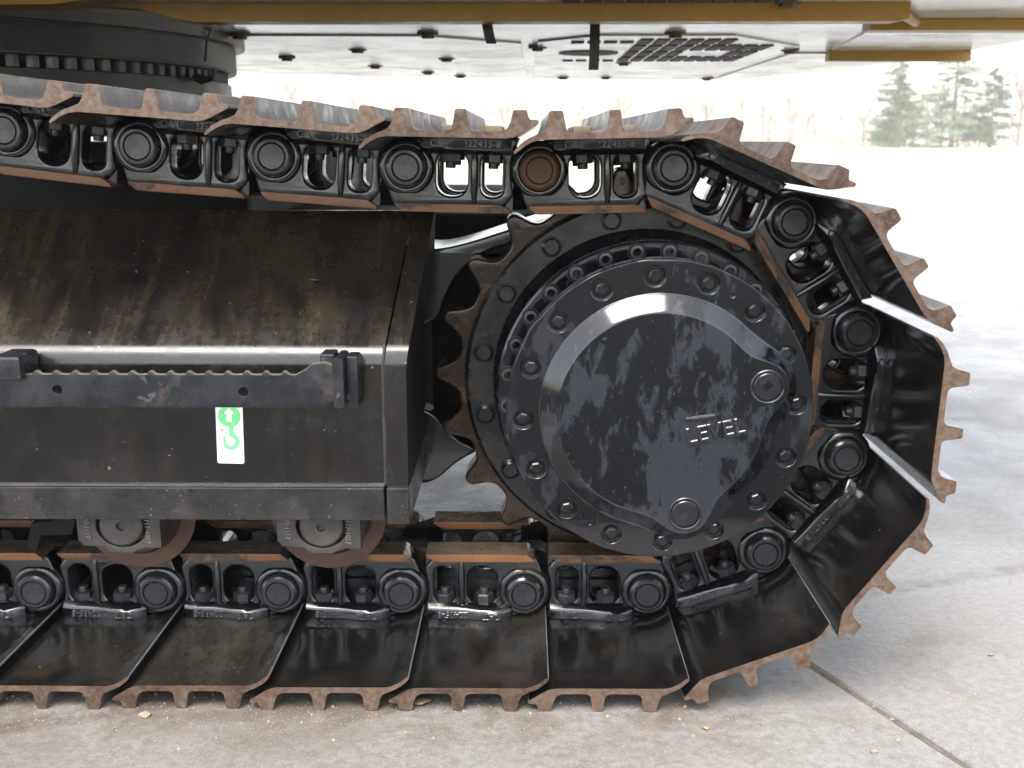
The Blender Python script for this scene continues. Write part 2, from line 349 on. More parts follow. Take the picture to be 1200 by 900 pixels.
# slabs: the joint runs from the sprocket towards the right front of the picture
j0, j1 = Vector((.272, -.081)), Vector((.426, -.405)); jd = (j1 - j0).normalized(); jn = Vector((-jd.y, jd.x))
if jn.x < 0: jn = -jn
def slab(d0, d1, l0, l1):
    b = bmesh.new()
    ps = [j0 + jn*d + jd*l for d, l in ((d0,l0),(d1,l0),(d1,l1),(d0,l1))]
    vs = [b.verts.new((p.x, p.y, 0)) for p in ps] + [b.verts.new((p.x, p.y, -.028)) for p in ps]
    for f in ((0,1,2,3),(7,6,5,4),(0,4,5,1),(1,5,6,2),(2,6,7,3),(3,7,4,0)): b.faces.new([vs[i] for i in f])
    bmesh.ops.recalc_face_normals(b, faces=b.faces)
    bmesh.ops.bevel(b, geom=[e for e in b.edges if all(v.co.z > -.001 for v in e.verts)], offset=.004, segments=1, affect='EDGES')
    me = bpy.data.meshes.new('slab'); b.to_mesh(me); b.free(); me.materials.append(M['concrete'])
    return obj('slab', me, yard)
J = .0055
cuts = [-23, -11.3, -4.2 , 2.9, 10, 21]
for i in range(len(cuts)-1):
    slab(J, 5.0, cuts[i]+J, cuts[i+1]-J); slab(-5.2, -J, cuts[i]+J, cuts[i+1]-J)
    slab(5.0+2*J, 16, cuts[i]+J, cuts[i+1]-J); slab(-16, -5.2-2*J, cuts[i]+J, cuts[i+1]-J)
b = MB()
n = 60
for i in range(n):                                             # crumbled filler standing in the joint
    l0, l1 = -4 + i*7/n, -4 + (i+1)*7/n
    z = -.004 + .0035*random.random()
    ps = [j0 + jn*d + jd*l for d, l in ((-J*1.05,l0),(J*1.05,l0),(J*1.05,l1),(-J*1.05,l1))]
    b.add([(p.x,p.y,z) for p in ps] + [(p.x,p.y,-.03) for p in ps], [(0,1,2,3),(0,4,5,1),(1,5,6,2),(2,6,7,3),(3,7,4,0)])
obj('joint_filler', b.mesh('joint_filler', ['joint'], smooth=False), yard)

dark_sheet = sheet('dark_reflection_sheet', -60, 60, -26, -0.95, .012, 'reflected_dark')  # dark sheet added behind the camera for the black paint to reflect
# ------------------------------------------------------------------ the excavator
exc = thing('excavator', 'muddy black crawler track and yellow upper body of an excavator parked on concrete', 'excavator', (0, .12, 0))
exc_inv = T(0, -.12, 0)
def W(x=0, y=0, z=0): return exc_inv @ T(x, y, z + ZC)          # axle-based coordinates -> excavator's own
# ---- track chain, in link coordinates: u along the chain (0 = own pin), y across, s towards the inside of the loop
P = .216
def link_body():
    arc = [(.043*math.cos(R(a)), .043*math.sin(R(a))) for a in range(-100, 51, 15)]
    out = [(-.176,-.046), (-.03,-.046)] + arc + [(.021,.052), (.018,.0565), (-.158,.0565), (-.1705,.040), (-.166,.015), (-.1655,-.01), (-.170,-.03)]
    pl = plate2d([out, rrect(-.1640,-.1165,-.029,.0495,.021), rrect(-.1045,-.0435,-.032,.0495,.027)], .019, .0045, 2)
    b = MB(); b.addmesh(pl, 0, T(0, .033, 0))
    prof = [(.0328,.014),(.0336,.0085),(.036,.0072),(.040,.0078),(.0435,.0105),(.0458,.0145),(.0465,.020),(.046,.05),(.02,.0505)]
    k = MB(); k.lathe(prof, n=36); b.add([(x, y, min(z, .0415)) for x, y, z in k.v], k.f)
    # bushing end, set inwards behind the neighbour's pin
    b.prism([(-.156,.024),(-.156,.05),(-.185,.091),(-.222,.091),(-.222,.054),(-.198,.052),(-.174,.026)], -.036, .066, 'z')
    b.lathe([(0,.0535),(.040,.0535),(.043,.057),(.043,.088),(.04,.091),(0,.091)], -P, 0, 28)
    # foot on the shoe
    foot = [(-.170,.016),(-.170,.004),(-.15,.001),(-.12,0),(-.098,-.003),(-.08,-.0075),(-.055,-.009),(-.035,-.006),(-.022,.004),(-.02,.016)]
    sc = lambda f, g: [(p[0]*1.0, .014 + (p[1]-.014)*f) for p in foot]
    rings = [(foot, -.0475), (foot, -.034), (sc(.8,0), -.029), (sc(.25,0), -.0225)]
    n = len(foot); vs = [(p[0], p[1], z) for poly, z in rings for p in poly]
    fs = [(i*n+k, i*n+(k+1) % n, (i+1)*n+(k+1) % n, (i+1)*n+k) for i in range(3) for k in range(n)] + [tuple(range(n)), tuple(range(3*n, 4*n))]
    b.add(vs, fs)
    # ribs between and beside the windows
    b.tube([(-.1105,.014,-.03),(-.1105,.0125,-.01),(-.1105,.0125,.035),(-.1105,.015,.054)], [.004,.0065,.006,.004], 10)
    return b.mesh('track_link', ['link'], angle=40)
def flipY(me, name):
    m2 = mesh(name, [(v.co.x, .24 - v.co.y, v.co.z) for v in me.vertices], [tuple(reversed(p.vertices)) for p in me.polygons], [], [p.material_index for p in me.polygons], angle=40)
    for m in me.materials: m2.materials.append(m)
    m2.polygons.foreach_set('material_index', [p.material_index for p in me.polygons]); return m2
LINK = link_body()
b = MB(); b.addmesh(plate2d([[(-.1545,.0580),(.0165,.0580),(.0165,.0600),(.0045,.0695),(-.1710,.0695),(-.1700,.0665)]], .032, .0012), 0, T(0,.036,0))
RAIL = b.mesh('rail', ['rail', 'rail_top'])
for p in RAIL.polygons:
    if p.normal.z > .7: p.material_index = 1
b = MB(); b.lathe([(0,-.0050),(.0198,-.0052),(.0206,-.0042),(.0213,-.0032),(.0220,-.0042),(.0229,-.0057),(.0275,-.0055),(.0312,-.0025),(.0328,.003),(.0330,.03)], n=36); PIN = b.mesh('pin', ['pin'], angle=30)
PIN_R = PIN.copy(); PIN_R.materials.clear(); PIN_R.materials.append(M['pin_rust'])
b = MB(); k = MB(); k.lathe([(0,.0),(.0075,0),(.0085,.0015),(.0085,.010)], n=14); k.hexa(0,0,.0172,.009,.034, ph=R(30), ch=.002)
b.add([(x, z, -y) for x, y, z in k.v], k.f)                     # axis along s, tip towards the inside of the loop
NUT = b.mesh('nut', ['nut'])
BUSH = MB(); BUSH.lathe([(.0285,.09),(.0285,.15)], n=28); BUSH = BUSH.mesh('bushing', ['tooth'])
def cast_text():
    b = MB(); fl = Matrix.Diagonal((-1, 1, -1, 1))
    a = text_mesh('CAT', .0165, .0016, 1.0); b.addmesh(a, 0, T(-.040,-.0088,-.0345) @ fl)
    c = MB(); a = text_mesh('222435-8', .0160, .0016, .95, 1.05); c.addmesh(a, 0, T(-.092,-.0012,-.0345) @ fl)
    return b.mesh('cast_lettering', ['cast_letter']), c.mesh('cast_number', ['cast_letter'])
TXT = cast_text()
def shoe():
    inn = [(.0367,-.0185),(.030,-.0135),(.022,-.0075),(.012,-.0025),(0,0),(-.165,0),(-.176,.0018),(-.186,.0065),(-.196,.0130),(-.2086,.0205)]
    out = [(-.2100,.0225),(-.2092,.0255),(-.2045,.0262),(-.1985,.0262),(-.1958,.0300),(-.1935,.0372),(-.1912,.0390),(-.1765,.0390),(-.1742,.0372),(-.1712,.0230),(-.1672,.0140),(-.160,.0096),(-.152,.0088),
           (-.1215,.0088),(-.1165,.0102),(-.1132,.0145),(-.1100,.0370),(-.1080,.0390),(-.0965,.0390),(-.0945,.0370),(-.0908,.0145),(-.0872,.0102),(-.082,.0088),
           (-.0435,.0088),(-.0380,.0102),(-.0342,.0150),(-.0308,.0370),(-.0285,.0390),(-.0135,.0390),(-.0112,.0370),(-.0070,.0195),(-.0028,.0118),(.006,.0072),(.018,.0020),(.028,-.0045),(.0350,-.0112),(.0385,-.0158),(.0384,-.0182)]
    y0, y1 = -.25, .49; n0, n1 = len(inn), len(out)
    pts = inn + out; n = len(pts); S = lambda p, y: (p[0], y, -.048 - p[1])
    ys = [y0, y0+.0012, y1]; vs = []
    cx, cv = -.085, .01
    for i, y in enumerate(ys):
        for p in pts:
            q = p if i else (p[0] + (cx-p[0])*.003, p[1] + (cv - p[1])*.03)
            vs.append(S(q, y))
    fs, fm = [tuple(range(n)), tuple(range(3*n-1, 2*n-1, -1))], [1, 1]
    for i in range(2):
        for k in range(n):
            fs.append((i*n+k, i*n+(k+1) % n, (i+1)*n+(k+1) % n, (i+1)*n+k))
            fm.append(1 if i == 0 else (0 if k < n0-1 else 2))
    me = mesh('track_shoe', vs, fs, ['shoe_in', 'shoe_out', 'shoe_top'], fm, angle=38)
    return me
SHOE = shoe()
b = MB(); b.box(-.015,.015,-.015,.015,-.0115,0, 0, .0025); HEAD = b.mesh('bolt_head', ['bolt_brown'])
pins = [(-1.503,-.370),(-1.287,-.370),(-1.071,-.370),(-.855,-.370),(-.639,-.370),(-.423,-.370),(-.207,-.370),(.009,-.370),
        (.211,-.293),(.340,-.120),(.347,.096),(.230,.278),(.032,.364),(-.184,.360),(-.400,.365),(-.615,.382),(-.831,.398),(-1.045,.423),(-1.2595,.449),(-1.474,.473)]
LINKF, RAILF = flipY(LINK, 'track_link_far'), flipY(RAIL, 'rail_far')
for i in range(1, len(pins)):
    p0, p1 = Vector((pins[i-1][0], 0, pins[i-1][1])), Vector((pins[i][0], 0, pins[i][1]))
    u = (p1 - p0).normalized(); yv = Vector((0,1,0)); s = u.cross(yv)
    mx = Matrix(((u.x, 0, s.x, 0), (u.y, 1, s.y, 0), (u.z, 0, s.z, 0), (0,0,0,1)))
    mw = W(p1.x, 0, p1.z) @ mx
    jig = Matrix.Rotation(R(random.uniform(-.25,.25)), 4, 'Y')
    L = obj('track_link', LINK, exc, mw)
    obj('rail', RAIL, L)
    rust = (i == 13)
    obj('pin', PIN_R if rust else PIN, L, Matrix.Rotation(random.uniform(0,6), 4, 'Y'), label='rust-stained pin end' if rust else None)
    for bu in (-.140, -.070):
        obj('nut', NUT, L, T(bu - .001, .029, .000) @ Matrix.Rotation(R(random.uniform(-25,25)), 4, 'Z'))
    obj('cast_lettering', TXT[0], L); obj('cast_number', TXT[1], L)
    F = obj('track_link', LINKF, exc, mw)
    obj('rail', RAILF, F)
    for bu in (-.140, -.070): obj('nut', NUT, F, T(bu, .206, -.001) @ Matrix.Rotation(R(random.uniform(-25,25)), 4, 'Z'))
    obj('bushing', BUSH, F)
    Sh = obj('track_shoe', SHOE, exc, mw @ jig @ T(0, random.uniform(-.003,.003), 0))
    for bu in (-.140, -.070):
        for by in (.036, .204): obj('bolt_head', HEAD, Sh, T(bu, by, -.0574))

# ---- sprocket
def sprocket():
    pts = []; N = 22; st = 2*math.pi/N
    half = [(-8.18,.3185),(-6.7,.3188),(-5.2,.3210),(-4.0,.3260),(-3.0,.3335),(-2.2,.3425),(-1.65,.3510),(-1.1,.3573),(-.5,.3600)]
    prof = half + [(0,.3606)] + [(-a, r) for a, r in half[::-1][:-1]]
    for k in range(N):
        for a, r in prof: t = R(178.9 + a) + k*st; pts.append((r*math.cos(t), r*math.sin(t)))
    return finish(plate2d([pts, circ(0,0,.24,48)], .034, .005, 2), ['tooth'], 40)
spr = obj('sprocket', sprocket(), exc, W(0,.12,0), label='toothed drive sprocket with worn rusty teeth')
b = MB(); b.lathe([(.20,.085),(.255,.0725),(.262,.068),(.305,.068),(.3105,.072),(.3125,.082),(.3125,.10),(.20,.10)], n=96)
ringp = obj('sprocket_ring', b.mesh('sprocket_ring', ['drive_dark'], angle=25), exc, W())
b = MB(); b.hexa(0,0,.0155,-.0075,.002, ph=.3, ch=.0025, n=12); b.hexa(0,0,.0178,-.002,.002, n=20, ch=.001); SB = b.mesh('ring_bolt', ['drive_dark'])
for k in range(16):
    a = R(12.5 + 22.5*k); obj('bolt', SB, ringp, T(.2823*math.cos(a), .066, .2823*math.sin(a)) @ Matrix.Rotation(random.uniform(0,3), 4, 'Y'))
bo = MB(); bo.hexa(0,0,.0065,-.002,.002, n=10, ch=.0012); DM = bo.mesh('cast_mark', ['tooth'])
for k in range(22):
    a = R(178.9 + 360/22*k); obj('cast_mark', DM, spr, T(.343*math.cos(a), -.0345, .343*math.sin(a)) @ Matrix.Rotation(-a, 4, 'Y') @ Matrix.Diagonal((1,1,.6,1)))
# ---- final drive
b = MB(); b.lathe([(.225,.06),(.2470,.06),(.2500,-.040),(.2532,-.044),(.2532,-.0525),(.2495,-.0550),(.2185,-.0550),(.2175,-.050)], n=128)
hub = obj('hub_ring', b.mesh('hub_ring', ['flange'], angle=25), exc, W())
b = MB(); b.lathe([(.0150,.001),(.0150,-.0012),(.0143,-.0020),(.0133,-.0012),(.0129,.0005),(.0118,.0005),(.0115,-.0028),(.0107,-.0042),(.0070,-.0045),(.0062,-.0035),(.0058,.003),(0,.003)], n=28); SOCK = b.mesh('socket_screw', ['nut'], angle=30)
for k in range(29):
    a = R(97.1 + 360/29*k); obj('socket_screw', SOCK, hub, T(.2362*math.cos(a), -.0550, .2362*math.sin(a)))
b = MB(); b.lathe([(.216,-.05),(.216,-.125),(.232,-.128)], n=96); obj('drum', b.mesh('drum', ['drive_dark'], angle=25), exc, W())
ba = [R(3.6 + 22.45*k) for k in range(16)]
holes = [circ(.2097*math.cos(a), .2097*math.sin(a), .0176, 24) for a in ba]
small = [(.1046,.1804),(-.1041,-.1792)]
edge = []
for k in range(160):
    a = 2*math.pi*k/160; d = math.degrees(a) % 360; r = .2335
    for c0 in (146, 215):                                      # shallow cast steps in the rim
        if abs(d - c0) < 4: r += .0022
    edge.append((r*math.cos(a), r*math.sin(a)))
fl = plate2d([edge] + holes + [circ(x, z, .0048, 12) for x, z in small], .017, .002, 2)
b = MB(); b.addmesh(fl, 0, T(0,-.147,0)); b.lathe([(0,-.1545),(.231,-.1545)], n=64)
cov = obj('drive_cover', b.mesh('drive_cover', ['flange'], angle=30), exc, W(), label='round bolted final drive cover, black with pale water stains')
b = MB(); b.hexa(0,0,.0098,-.0062,.006, ph=0, ch=.0016); b.hexa(0,0,.0122,.0005,.006, n=20, ch=.001); FB = b.mesh('cover_bolt', ['drive_dark'])
for a in ba: obj('bolt', FB, cov, T(.2097*math.cos(a), -.1585, .2097*math.sin(a)) @ Matrix.Rotation(random.uniform(0,1), 4, 'Y'))
def smin(a, b2, k):
    h = max(k - abs(a-b2), 0)/k; return min(a, b2) - h*h*k*.25
lobes = [(.1588,.0451), (.0416,-.1563)]
def outline(rc, rl, k, n=180):
    out = []
    for i in range(n):
        a = 2*math.pi*i/n; c, s_ = math.cos(a), math.sin(a); lo, hi = .05, .26
        for _ in range(26):
            m_ = (lo+hi)/2; x, z = m_*c, m_*s_
            d = math.hypot(x, z) - rc
            for lx, lz in lobes: d = smin(d, math.hypot(x-lx, z-lz) - rl, k)
            lo, hi = (m_, hi) if d < 0 else (lo, m_)
        out.append((lo*c, lo*s_))
    return out
b = MB(); rings = []
A, B = outline(.185,.043,.055), outline(.157,.0335,.045)
mixr = lambda t: [(p[0]*(1-t)+q[0]*t, p[1]*(1-t)+q[1]*t) for p, q in zip(A, B)]
prof = [(-.06,-.1615),(0,-.1646),(.06,-.1652),(.14,-.1665),(.88,-.1808),(.96,-.1822),(1.0,-.1827),(1.05,-.1829)]
n = 180
vs = [(p[0], y, p[1]) for t, y in prof for p in mixr(t)]
for sc_ in (.85, .6, .3): vs += [(p[0]*sc_, -.1830 - .0006*(1-sc_), p[1]*sc_) for p in mixr(1.05)]
vs.append((0,-.1836,0)); nr = len(prof) + 3
fs = [(i*n+k, i*n+(k+1) % n, (i+1)*n+(k+1) % n, (i+1)*n+k) for i in range(nr-1) for k in range(n)] + [((nr-1)*n+k, (nr-1)*n+(k+1) % n, nr*n) for k in range(n)]
b.add(vs, fs)
dome = obj('raised_boss', b.mesh('raised_boss', ['drive'], angle=50), cov)
b = MB(); b.lathe([(.0262,.002),(.0262,-.0018),(.0250,-.0028),(.0232,-.0018),(.0226,.0006),(.0212,.0006),(.0208,-.0022),(.0195,-.0034)], n=36)
sq = [(.0068*c, .0068*s_) for c, s_ in ((1,1),(-1,1),(-1,-1),(1,-1))]
ring = circ(0,0,.0195,36)
b2 = plate2d([ring, [(p[0], p[1]) for p in sq]], .002, .0002); b.addmesh(b2, 0, T(0,-.0014,0)); b.lathe([(0,.003),(.012,.003)], n=12); 
PLUG = b.mesh('plug', ['pin'], angle=30)
for (lx, lz), r_ in zip(lobes, (40, 35)): obj('plug', PLUG, cov, T(lx, -.1842, lz) @ Matrix.Rotation(R(r_), 4, 'Y'))
tm = finish(text_mesh('LEVEL', .0345, .0030, .92, 1.12), ['cast_letter'])
obj('lettering', tm, cov, T(.041,-.1838,-.0445) @ Matrix.Rotation(R(-12), 4, 'Y'))
b = MB(); b.box(0,.047,-.0028,.002,-.0035,.0035,0,.0025); obj('level_mark', b.mesh('level_mark', ['drive']), cov, T(.0365,-.1840,-.0065) @ Matrix.Rotation(R(-8), 4, 'Y'))
b = MB(); b.lathe([(0,.5),(.19,.5),(.2,.49),(.2,.10)], n=48); b.lathe([(0,.12),(.24,.12),(.24,.155),(.19,.16)], n=48); obj('travel_motor', b.mesh('travel_motor', ['drive_dark']), exc, W())

# ---- track frame
def frame_section(out=0.0):
    f = [(-.12,-.134),(-.12,.062)]
    cy, cz, rr = -.078, .062, .042
    for a in range(175, 130, -8): f.append((cy + rr*math.cos(R(a)), cz + rr*math.sin(R(a))))
    a = 131; f.append((cy + rr*math.cos(R(a)), cz + rr*math.sin(R(a))))
    f += [(.112,.2890),(.128,.2890)]
    back = [(.24 - y, z) for y, z in f[:-2]][::-1]
    f = f + back
    if out: f = [(y + (-out if y < .12 else out)*(1 if z < .1 else .62), z + (out*.79 if z > .08 else 0)) for y, z in f]
    return f
def section_loft(sec, xs, name, mats, zb=None):
    n = len(sec); vs = []; fs = []
    for fx in xs:
        for y, z in sec: vs.append((fx(z) if callable(fx) else fx, y, z))
    for i in range(len(xs)-1):
        for k in range(n): fs.append((i*n+k, i*n+(k+1) % n, (i+1)*n+(k+1) % n, (i+1)*n+k))
    fs += [tuple(range(n)), tuple(range(len(vs)-1, len(vs)-n-1, -1))]
    return mesh(name, vs, fs, mats, angle=30)
slant = lambda x: (lambda z: x + max(z - .06, 0)*.13)
fr = obj('track_frame', section_loft(frame_section(), [-2.4, slant(-.431)], 'track_frame', ['frame']), exc, W(), label='black track frame with sloping top streaked with dried mud')
sec = frame_section(.003)
obj('end_plate', section_loft(sec, [slant(-.4275), slant(-.393)], 'end_plate', ['frame']), fr)
ENDP = fr.children[0].data; ENDP.materials.append(M['under'])
for p in ENDP.polygons:
    if p.normal.x > .9: p.material_index = 1
b = MB(); b.box(-2.4,-.431,-.1295,.3695,-.190,-.1345,0,.003); obj('bottom_flange', b.mesh('bottom_flange', ['frame_low']), fr)
b = MB(); b.box(-.4275,-.391,-.1325,.3725,-.195,-.1338,0,.003); obj('flange_end', b.mesh('flange_end', ['frame_low']), fr)
b = MB(); b.tube([(-2.4,-.1205,-.1335)] + [(-2.4 + i*.0985,-.1215 + random.uniform(-.001,.001),-.1338) for i in range(1,20)] + [(-.431,-.1205,-.1335)], .0048, 8); obj('weld_bead', b.mesh('weld_bead', ['frame_low']), fr)
b = MB(); b.tube([(-.4292,-.122,-.13),(-.4292,-.122,.06),(-.427,-.108,.094)], .0032, 6); obj('weld_bead', b.mesh('weld_bead', ['frame_low']), fr)
b = MB(); zz = .2045; b.tube([(-2.4,.0205,zz),(-1.0,.0205,zz),(-.42,.0205,zz)], .0022, 6); obj('weld_bead', b.mesh('weld_bead', ['frame']), fr)
b = MB(); b.tube([(-.560,-.0155,.1845),(-.552,-.0165,.1850),(-.544,-.0155,.1845)], [.0010,.0030,.0010], 8); obj('slot_highlight', b.mesh('slot_highlight', ['frame_low']), fr)  # small raised sliver stands in for the highlight on a slot
# step: a serrated bar held off the frame by bent brackets
top = []
x = -1.46
while x < -.57:
    top += [(x, .0585), (x+.006, .0588), (x+.0105, .0632), (x+.0135,.0636), (x+.0175,.0596), (x+.022,.0584)]; x += .0292
outl = [(-1.46,.008)] + [(-.53,.0095),(-.508,.014),(-.4985,.022),(-.4985,.074),(-.512,.078),(-.53,.075),(-.541,.066),(-.556,.058)] + top[::-1]
hol = [circ(x, z, .0085, 16) for x, z in ((-1.215,.036),(-.921,.0355),(-.636,.0325))]
me = finish(plate2d([outl] + hol, .005, .0012), ['step', 'step_edge'])
for p in me.polygons:
    if p.normal.z > .45 and p.center.z > .05: p.material_index = 1
stp = obj('step_bar', me, exc, W(0,-.17,0), label='serrated steel step bar with round holes')
def bracket(x0, x1):
    b = MB(); b.prism(rrect(x0, x1, .010, .088, .006, 3), -.186, -.1205, 'y'); return b
b = bracket(-.497,-.481); b.box(-.481,-.462,-.160,-.121,.004,.086,0,.004); b.box(-.520,-.4972,-.163,-.121,.020,.090,0,.004)
obj('step_bracket', b.mesh('step_bracket', ['step'], angle=40), stp, T(0,.17,0))
b = MB(); b.box(-1.012,-.968,-.189,-.121,.052,.090,0,.006); b.box(-1.006,-.974,-.1635,-.121,.006,.054,0,.003); obj('step_bracket', b.mesh('step_bracket', ['step'], angle=40), stp, T(0,.17,0))
# sticker: white card, green disc with an arrow, green hook
b = MB(); b.prism(rrect(-.0215,.0215,-.050,.050,.003,3), -.0008, 0, 'y'); st = obj('sticker', b.mesh('sticker', ['white']), exc, W(-.6755,-.1202,-.047) @ Matrix.Rotation(R(1.2), 4, 'Y'), label='white sticker with green arrow disc and green hook')
b = MB(); b.prism(circ(0,.0285,.0178,28), -.0014,-.0006,'y'); obj('green_disc', b.mesh('green_disc', ['green'], smooth=False), st)
b = MB(); b.prism([(-.0042,.0185),(.0042,.0185),(.0042,.032),(.0088,.032),(0,.0415),(-.0088,.032),(-.0042,.032)], -.0020,-.0012,'y'); obj('white_arrow', b.mesh('white_arrow', ['white'], smooth=False), st)
for fx, fz, fr_ in ((-.0125,.0055,.0016),(-.0085,.034,.0012),(.0145,.0465,.0022),(-.0165,-.022,.0008)):
    b = MB(); b.prism(circ(fx, fz, fr_, 7, .3), -.0024,-.0016,'y'); obj('dirt_fleck', b.mesh('dirt_fleck', ['clod'], smooth=False), st)
hook = [(.0025,.013,),(.0025,.0005)] + [(.0015 + .0105*math.cos(R(a)), -.0135 + .0105*math.sin(R(a))) for a in range(85,-175,-20)] + [(-.0092,-.0055)]
lft, rgt = [], []
for i, p in enumerate(hook):
    q0, q1 = Vector(hook[max(i-1,0)]), Vector(hook[min(i+1,len(hook)-1)]); t = (q1-q0).normalized(); nn = Vector((-t.y, t.x))*(.0036 if i < len(hook)-2 else .002)
    lft.append(tuple(Vector(p)+nn)); rgt.append(tuple(Vector(p)-nn))
b = MB(); m_ = len(hook)
b.add([(p[0],-.0012,p[1]) for p in lft+rgt] + [(p[0],-.0006,p[1]) for p in lft+rgt], [(i,i+1,m_+i+1,m_+i) for i in range(m_-1)] + [(i,i+1,2*m_+i+1,2*m_+i) for i in range(m_-1)] + [(m_+i,m_+i+1,3*m_+i+1,3*m_+i) for i in range(m_-1)])
obj('green_hook', b.mesh('green_hook', ['green'], smooth=False), st)
# casting that carries the drive: a fork round the sprocket
arcp = [(.372*math.cos(R(a)), .372*math.sin(R(a))) for a in range(152, 209, 4)]
def chaikin(p, it=2):
    for _ in range(it):
        q = []
        for i in range(len(p)):
            a_, b_ = p[i], p[(i+1) % len(p)]
            q += [(a_[0]*.75+b_[0]*.25, a_[1]*.75+b_[1]*.25), (a_[0]*.25+b_[0]*.75, a_[1]*.25+b_[1]*.75)]
        p = q
    return p
def fork(y0, y1):
    b = MB(); mid, hf = T(0, (y0+y1)/2, 0), (y1-y0)/2
    up = [(-.50,.08),(-.50,.265),(-.40,.209),(-.33,.215),(-.20,.258),(-.10,.283),(-.10,.268),(-.20,.241),(-.275,.222),(-.325,.187),(-.352,.145),(-.372,.08)]
    b.addmesh(plate2d([chaikin(up)], hf, .006, 2), 0, mid)
    lo = [(-.50,-.06),(-.384,-.08),(-.352,-.125),(-.318,-.150),(-.300,-.155),(-.318,-.163),(-.345,-.181),(-.372,-.208),(-.402,-.218),(-.50,-.20)]
    b.addmesh(plate2d([chaikin(lo)], hf, .006, 2), 0, mid); b.box(-.47,-.378,y0+.03,y1,-.13,.15)
    return b
obj('drive_fork', fork(.165,.36).mesh('drive_fork', ['bracket'], angle=30), exc, W())
b = MB(); b.box(-.46,-.10,.37,.6,-.18,.19,0,.01); b.box(-.462,-.40,-.10,.36,-.17,.09); obj('drive_housing', b.mesh('drive_housing', ['under']), exc, W())
b = MB(); b.box(-3.2,-.78,.5,2.4,-.1,.405,0,.02); b.box(-.78,-.06,.62,2.3,-.05,.250,0,.02); obj('centre_frame', b.mesh('centre_frame', ['under']), exc, W())
# rollers
def roller_mesh():
    b = MB(); b.lathe([(.035,-.02),(.064,-.018),(.072,-.006),(.0735,.001),(.0985,-.0012),(.0995,.0002),(.0985,.0045),(.0945,.008),(.079,.012),(.079,.07),(.07,.08),(.07,.16),(.079,.17),(.079,.228),(.0985,.234),(.0985,.24)], n=72)
    return b.mesh('track_roller', ['roller'], angle=30)
RM = roller_mesh()
def collar_mesh():
    b = MB()
    prof = [(-.056,.05),(-.056,-.018),(-.050,-.026),(-.024,-.027),(-.020,-.031),(-.016,-.036),(.012,-.037),(.018,-.032),(.030,-.029),(.048,-.029),(.048,.05)]
    b.addmesh(plate2d([prof, circ(0,.004,.0352,32)], .014, .002), 0, T(0,-.075,0))
    b.addmesh(plate2d([prof[:1]+[(-.056,-.016),(.048,-.02),(.048,.05)]], .03, .002), 0, T(0,-.03,0))
    return b.mesh('shaft_collar', ['roller_cap'], angle=35)
CM = collar_mesh()
b = MB(); b.lathe([(.0055,-.088),(.0062,-.0935),(.026,-.0935),(.0285,-.091),(.0290,-.06)], 0, .004, 36); b.lathe([(0,-.087),(.0062,-.087)], 0, .004, 12); CAP = b.mesh('shaft_end', ['roller_cap'], angle=30)
def collar_text(s_):
    b = MB(); a = text_mesh(s_, .0125, .0009, .9); b.addmesh(a, 0, Matrix.Rotation(R(90), 4, 'Y')); return b.mesh('cast_lettering', ['cap_letter'])
CT1, CT2 = collar_text('290-1117'), collar_text('CR1117-1017')
for rx in (-.873, -.543):
    ro = obj('track_roller', RM, exc, W(rx, -.008, -.2205))
    c_ = obj('shaft_collar', CM, ro, T(.003,0,.0045) @ Matrix.Diagonal((1.28,1,1.12,1))); obj('shaft_end', CAP, ro, T(.003,0,.004) @ Matrix.Diagonal((1.25,1,1.2,1)))
    obj('cast_lettering', CT1, ro, T(-.057,-.0905,.030)); obj('cast_lettering', CT2, ro, T(.0425,-.0905,.042))
b = MB(); b.prism([(-.06,.0),(-.045,.0),(-.035,.028),(.02,.03),(.028,.055),(.018,.06),(-.05,.05),(-.058,.02)], -.02, .012, 'y'); obj('guide_guard', b.mesh('guide_guard', ['under']), exc, W(-1.02,.03,-.297))
b = MB(); b.box(-1.5,-.90,.31,.36,-.25,-.19); obj('guide_rail', b.mesh('guide_rail', ['drive_dark']), exc, W())
# ---- slewing ring
cx, cy = -2.02, 1.45
sl = MB(); sl.lathe([(.90,.0),(.962,.0),(.962,-.028),(.955,-.030)], n=96)
def ringlathe(prof, n=96):
    b = MB(); b.lathe([(r, z) for r, z in prof], n=n); return [(x, z, y) for x, y, z in b.v], [tuple(reversed(f)) for f in b.f]
def zl(prof, name, mat, parent=exc, label=None):
    vs, fs = ringlathe(prof); return obj(name, mesh(name, vs, fs, [mat], angle=30), parent, W(cx, cy, 0), label)
slw = zl([(.7,.70),(.985,.70),(.985,.676),(.955,.674),(.955,.602),(.945,.599),(.80,.599)], 'slewing_ring', 'slew_cream', label='grey slewing ring under the upper body')
zl([(.9555,.672),(.9575,.670),(.9575,.606),(.9555,.604)], 'ring_band', 'body_dark')
zl([(.70,.572),(.935,.572),(.94,.569),(.94,.50),(.93,.43),(.7,.42)], 'lower_ring', 'body_dark')
b = MB(); b.hexa(0,0,.016,0,.03, n=6); BM = mesh('ring_bolt', [(x, z, -y) for x, y, z in b.v], b.f, ['nut'])
for k in range(44):
    a = R(-95 + 2.9*k); obj('ring_bolt', BM, exc, W(cx + .915*math.cos(a), cy + .915*math.sin(a), .601))
b = MB(); b.tube([(0,0,0),(.02,-.01,-.01),(.05,-.02,-.005),(.06,-.02,.02)], [.012,.012,.008,.005], 8); b.tube([(.03,0,.04),(.04,-.01,.09),(.05,0,.12),(.02,.0,.13)], .004, 6); obj('grease_fitting', b.mesh('grease_fitting', ['nut']), exc, W(-1.095,1.25,.575))
